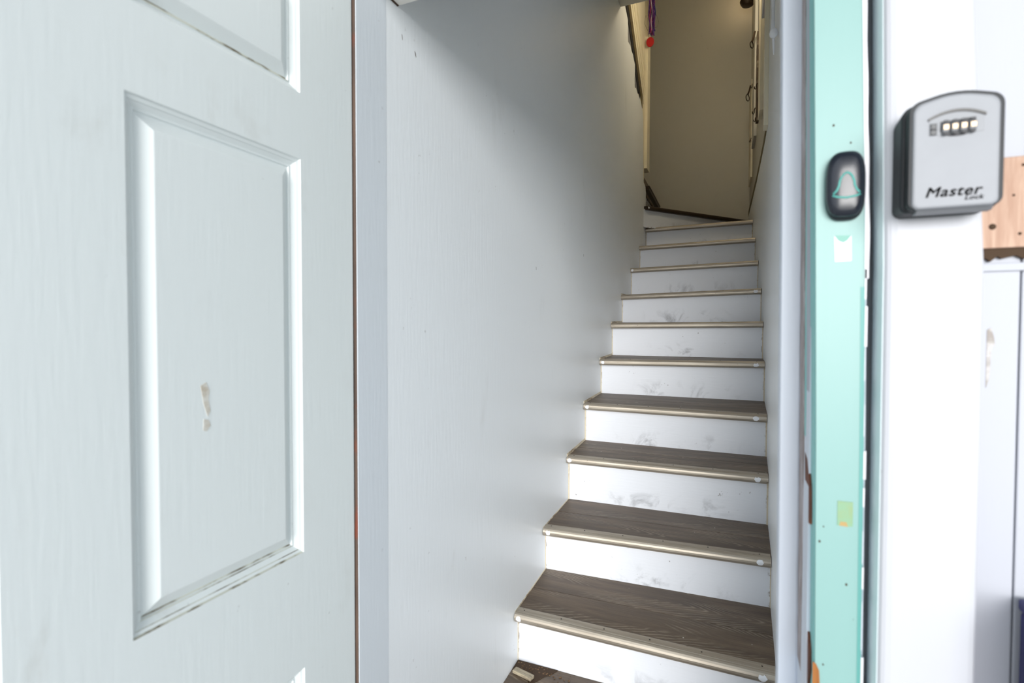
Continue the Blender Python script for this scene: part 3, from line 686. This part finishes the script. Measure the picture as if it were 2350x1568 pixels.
# ------------------------------------------------------------------ lock box
LX0, LX1, LZ0, LZ1 = .1640, .2440, .1215, .2330
lk_ = empty('lock_box', (.204, .70, LZ0)); tag(lk_, 'grey key lock box with four number dials on the white casing board', 'lock box')
def lbshape(x0, x1, z0, z1, y, arch=.006, r=.010, skew=0):
    pts = []
    cx = (x0+x1)/2; hw = (x1-x0)/2
    def corner(px, pz, a0, a1, rr):
        return [(px+rr*math.cos(math.radians(a0+(a1-a0)*k/5)), pz+rr*math.sin(math.radians(a0+(a1-a0)*k/5))) for k in range(6)]
    pts += corner(x0+r*.6, z0+r*.6, 180, 270, r*.6) + corner(x1-r*.6, z0+r*.6, 270, 360, r*.6) + corner(x1-r, z1-r-arch, 0, 80, r)
    for k in range(1, 8):
        u = 1-2*k/8; pts.append((cx+u*(hw-r), z1-arch*u*u))
    pts += corner(x0+r, z1-r-arch, 100, 180, r)
    return [(p[0], y, p[1]) for p in pts]
rings('body', [lbshape(LX0, .2440, LZ0, .2375, .7, .006, .014), lbshape(LX0, .2452, LZ0, .2390, .672, .0055, .013), lbshape(LX0+.0015, .2446, LZ0+.001, .2386, .669, .0055, .013)], M_boxdark, lk_)
rings('rubber_rim', [lbshape(LX0+.003, .2448, LZ0+.001, .2386, .670, .0055, .013), lbshape(LX0+.003, .2448, LZ0+.001, .2386, .662, .0055, .013), lbshape(LX0+.0040, .2443, LZ0+.002, .2380, .6580, .005, .012)], M_boxdark, lk_)
# front cover: narrower at the top left, set proud of the rim; the dial window is cut as a frame of strips
FX0, FX1, FZ0, FZ1, FY = .1705, .2405, .1225, .2348, .655
rings('front_cover', [lbshape(FX0, FX1, FZ0, FZ1, .664, .0045, .011), lbshape(FX0, FX1, FZ0, FZ1, FY+.002, .0045, .011), lbshape(FX0+.001, FX1-.001, FZ0+.001, FZ1-.001, FY+.0004, .0045, .011), lbshape(FX0+.0025, FX1-.0025, FZ0+.0025, FZ1-.0025, FY, .0045, .011)], M_silver, lk_)
prism('bottom_lip', [(FY+.004, FZ0+.001), (.672, FZ0+.001), (.674, FZ0-.0035), (FY+.009, FZ0-.0035)], .176, .238, 0, M_silver2, lk_)
def arcpts(x0, x1, z, sag, n=10): return [(x0+(x1-x0)*k/n, z+sag*(1-(2*k/n-1)**2)) for k in range(n+1)]
# recessed window surround with arched hood
win = arcpts(.1835, .2275, .2120, .0065); winp = [(.1835, .1950), (.2275, .1950)] + list(reversed(win))
prism('dial_window', winp, FY-.0004, FY+.001, 1, M_silver2, lk_)
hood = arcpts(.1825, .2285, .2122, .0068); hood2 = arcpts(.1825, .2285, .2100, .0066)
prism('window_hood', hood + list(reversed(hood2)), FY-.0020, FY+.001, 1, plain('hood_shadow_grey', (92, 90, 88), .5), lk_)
dp = [(.1925, .1985), (.1955, .1950), (.2005, .1930), (.2065, .1925), (.2125, .1930), (.2175, .1955), (.2205, .1990), (.2205, .2095), (.1925, .2080)]
prism('dial_slot', dp, FY-.0008, FY, 1, M_ink, lk_)
for k in range(4):
    xc = .1962+.0072*k; vs, fs = [], []
    n = 14
    loops = []
    for j, (dx, rr) in enumerate(((-.0030, .0070), (-.0022, .0080), (.0022, .0080), (.0030, .0070))):
        loops.append([(xc+dx, FY+.0035+rr*math.cos(2*math.pi*q/n), .2010+rr*math.sin(2*math.pi*q/n)) for q in range(n)])
    d_ = rings('number_dial', loops, M_silver2, lk_, False)
    box('dial_face', xc-.0021, xc+.0021, FY-.0049, FY-.0043, .1990, .2035, M_brass, d_)
    box('dial_gap', xc-.0018, xc+.0018, FY-.0044, FY-.0028, .1940, .1972, M_ink, d_)
    box('dial_gap', xc-.0018, xc+.0018, FY-.0044, FY-.0028, .2054, .2082, M_ink, d_)
sl = box('slider', .1842, .1896, FY-.0016, FY, .1955, .2070, M_black, lk_, .0005)
box('slider_ridge', .1846, .1892, FY-.0024, FY-.0014, .2003, .2018, M_ink, sl)
def text(name, s, x, z, size, y, parent, bold=0, shear=.3, sx_=1.0, rot=0):
    cu = bpy.data.curves.new(name, 'FONT'); cu.body = s; cu.size = size; cu.shear = shear; cu.extrude = .0002; cu.space_character = 1.08; cu.align_x = 'LEFT'
    tmp = put(bpy.data.objects.new(name, cu)); bpy.context.view_layer.update()
    me = bpy.data.meshes.new_from_object(tmp.evaluated_get(bpy.context.evaluated_depsgraph_get()))
    bpy.data.objects.remove(tmp); bpy.data.curves.remove(cu); 
    b2 = bmesh.new()
    for dx, dy in ((0, 0), (bold, 0), (-bold, 0), (0, bold), (0, -bold)):
        n0 = len(b2.verts); b2.from_mesh(me); b2.verts.ensure_lookup_table()
        for v in b2.verts[n0:]: v.co.x += dx; v.co.y += dy; v.co.z += (abs(dx)+abs(dy))*.02
    b2.to_mesh(me); b2.free(); me.materials.clear(); me.materials.append(M_ink)
    o = put(bpy.data.objects.new(name, me), parent)
    o.matrix_local = Matrix.Translation(Vector((x, y, z+EZ)) - wpos(parent)) @ Matrix.Rotation(math.pi/2, 4, 'X') @ Matrix.Rotation(rot, 4, 'Z') @ Matrix.Diagonal((sx_, 1, 1, 1))
    return o
text('lettering', 'Master', .1808, .1336, .0140, FY-.0002, lk_, .00034, .28, 1.07)
text('lettering', 'Lock', .2130, .1288, .0062, FY-.0002, lk_, .00016, .28, 1.15)

# ------------------------------------------------------------------ navy bin at the right edge
nb_ = empty('storage_bin', (.40, .60, -EZ)); tag(nb_, 'dark navy blue bin standing against the siding at lower right', 'bin')
hexa('bin_body', [(.290, .58, -EZ), (.56, .58, -EZ), (.56, .735, -EZ), (.290, .735, -EZ)], [(.2975, .57, -.31), (.565, .57, -.31), (.565, .74, -.31), (.2975, .74, -.31)], M_navy, nb_, .004)
box('bin_rim', .2965, .570, .566, .742, -.31, -.297, M_navy, nb_, .003)
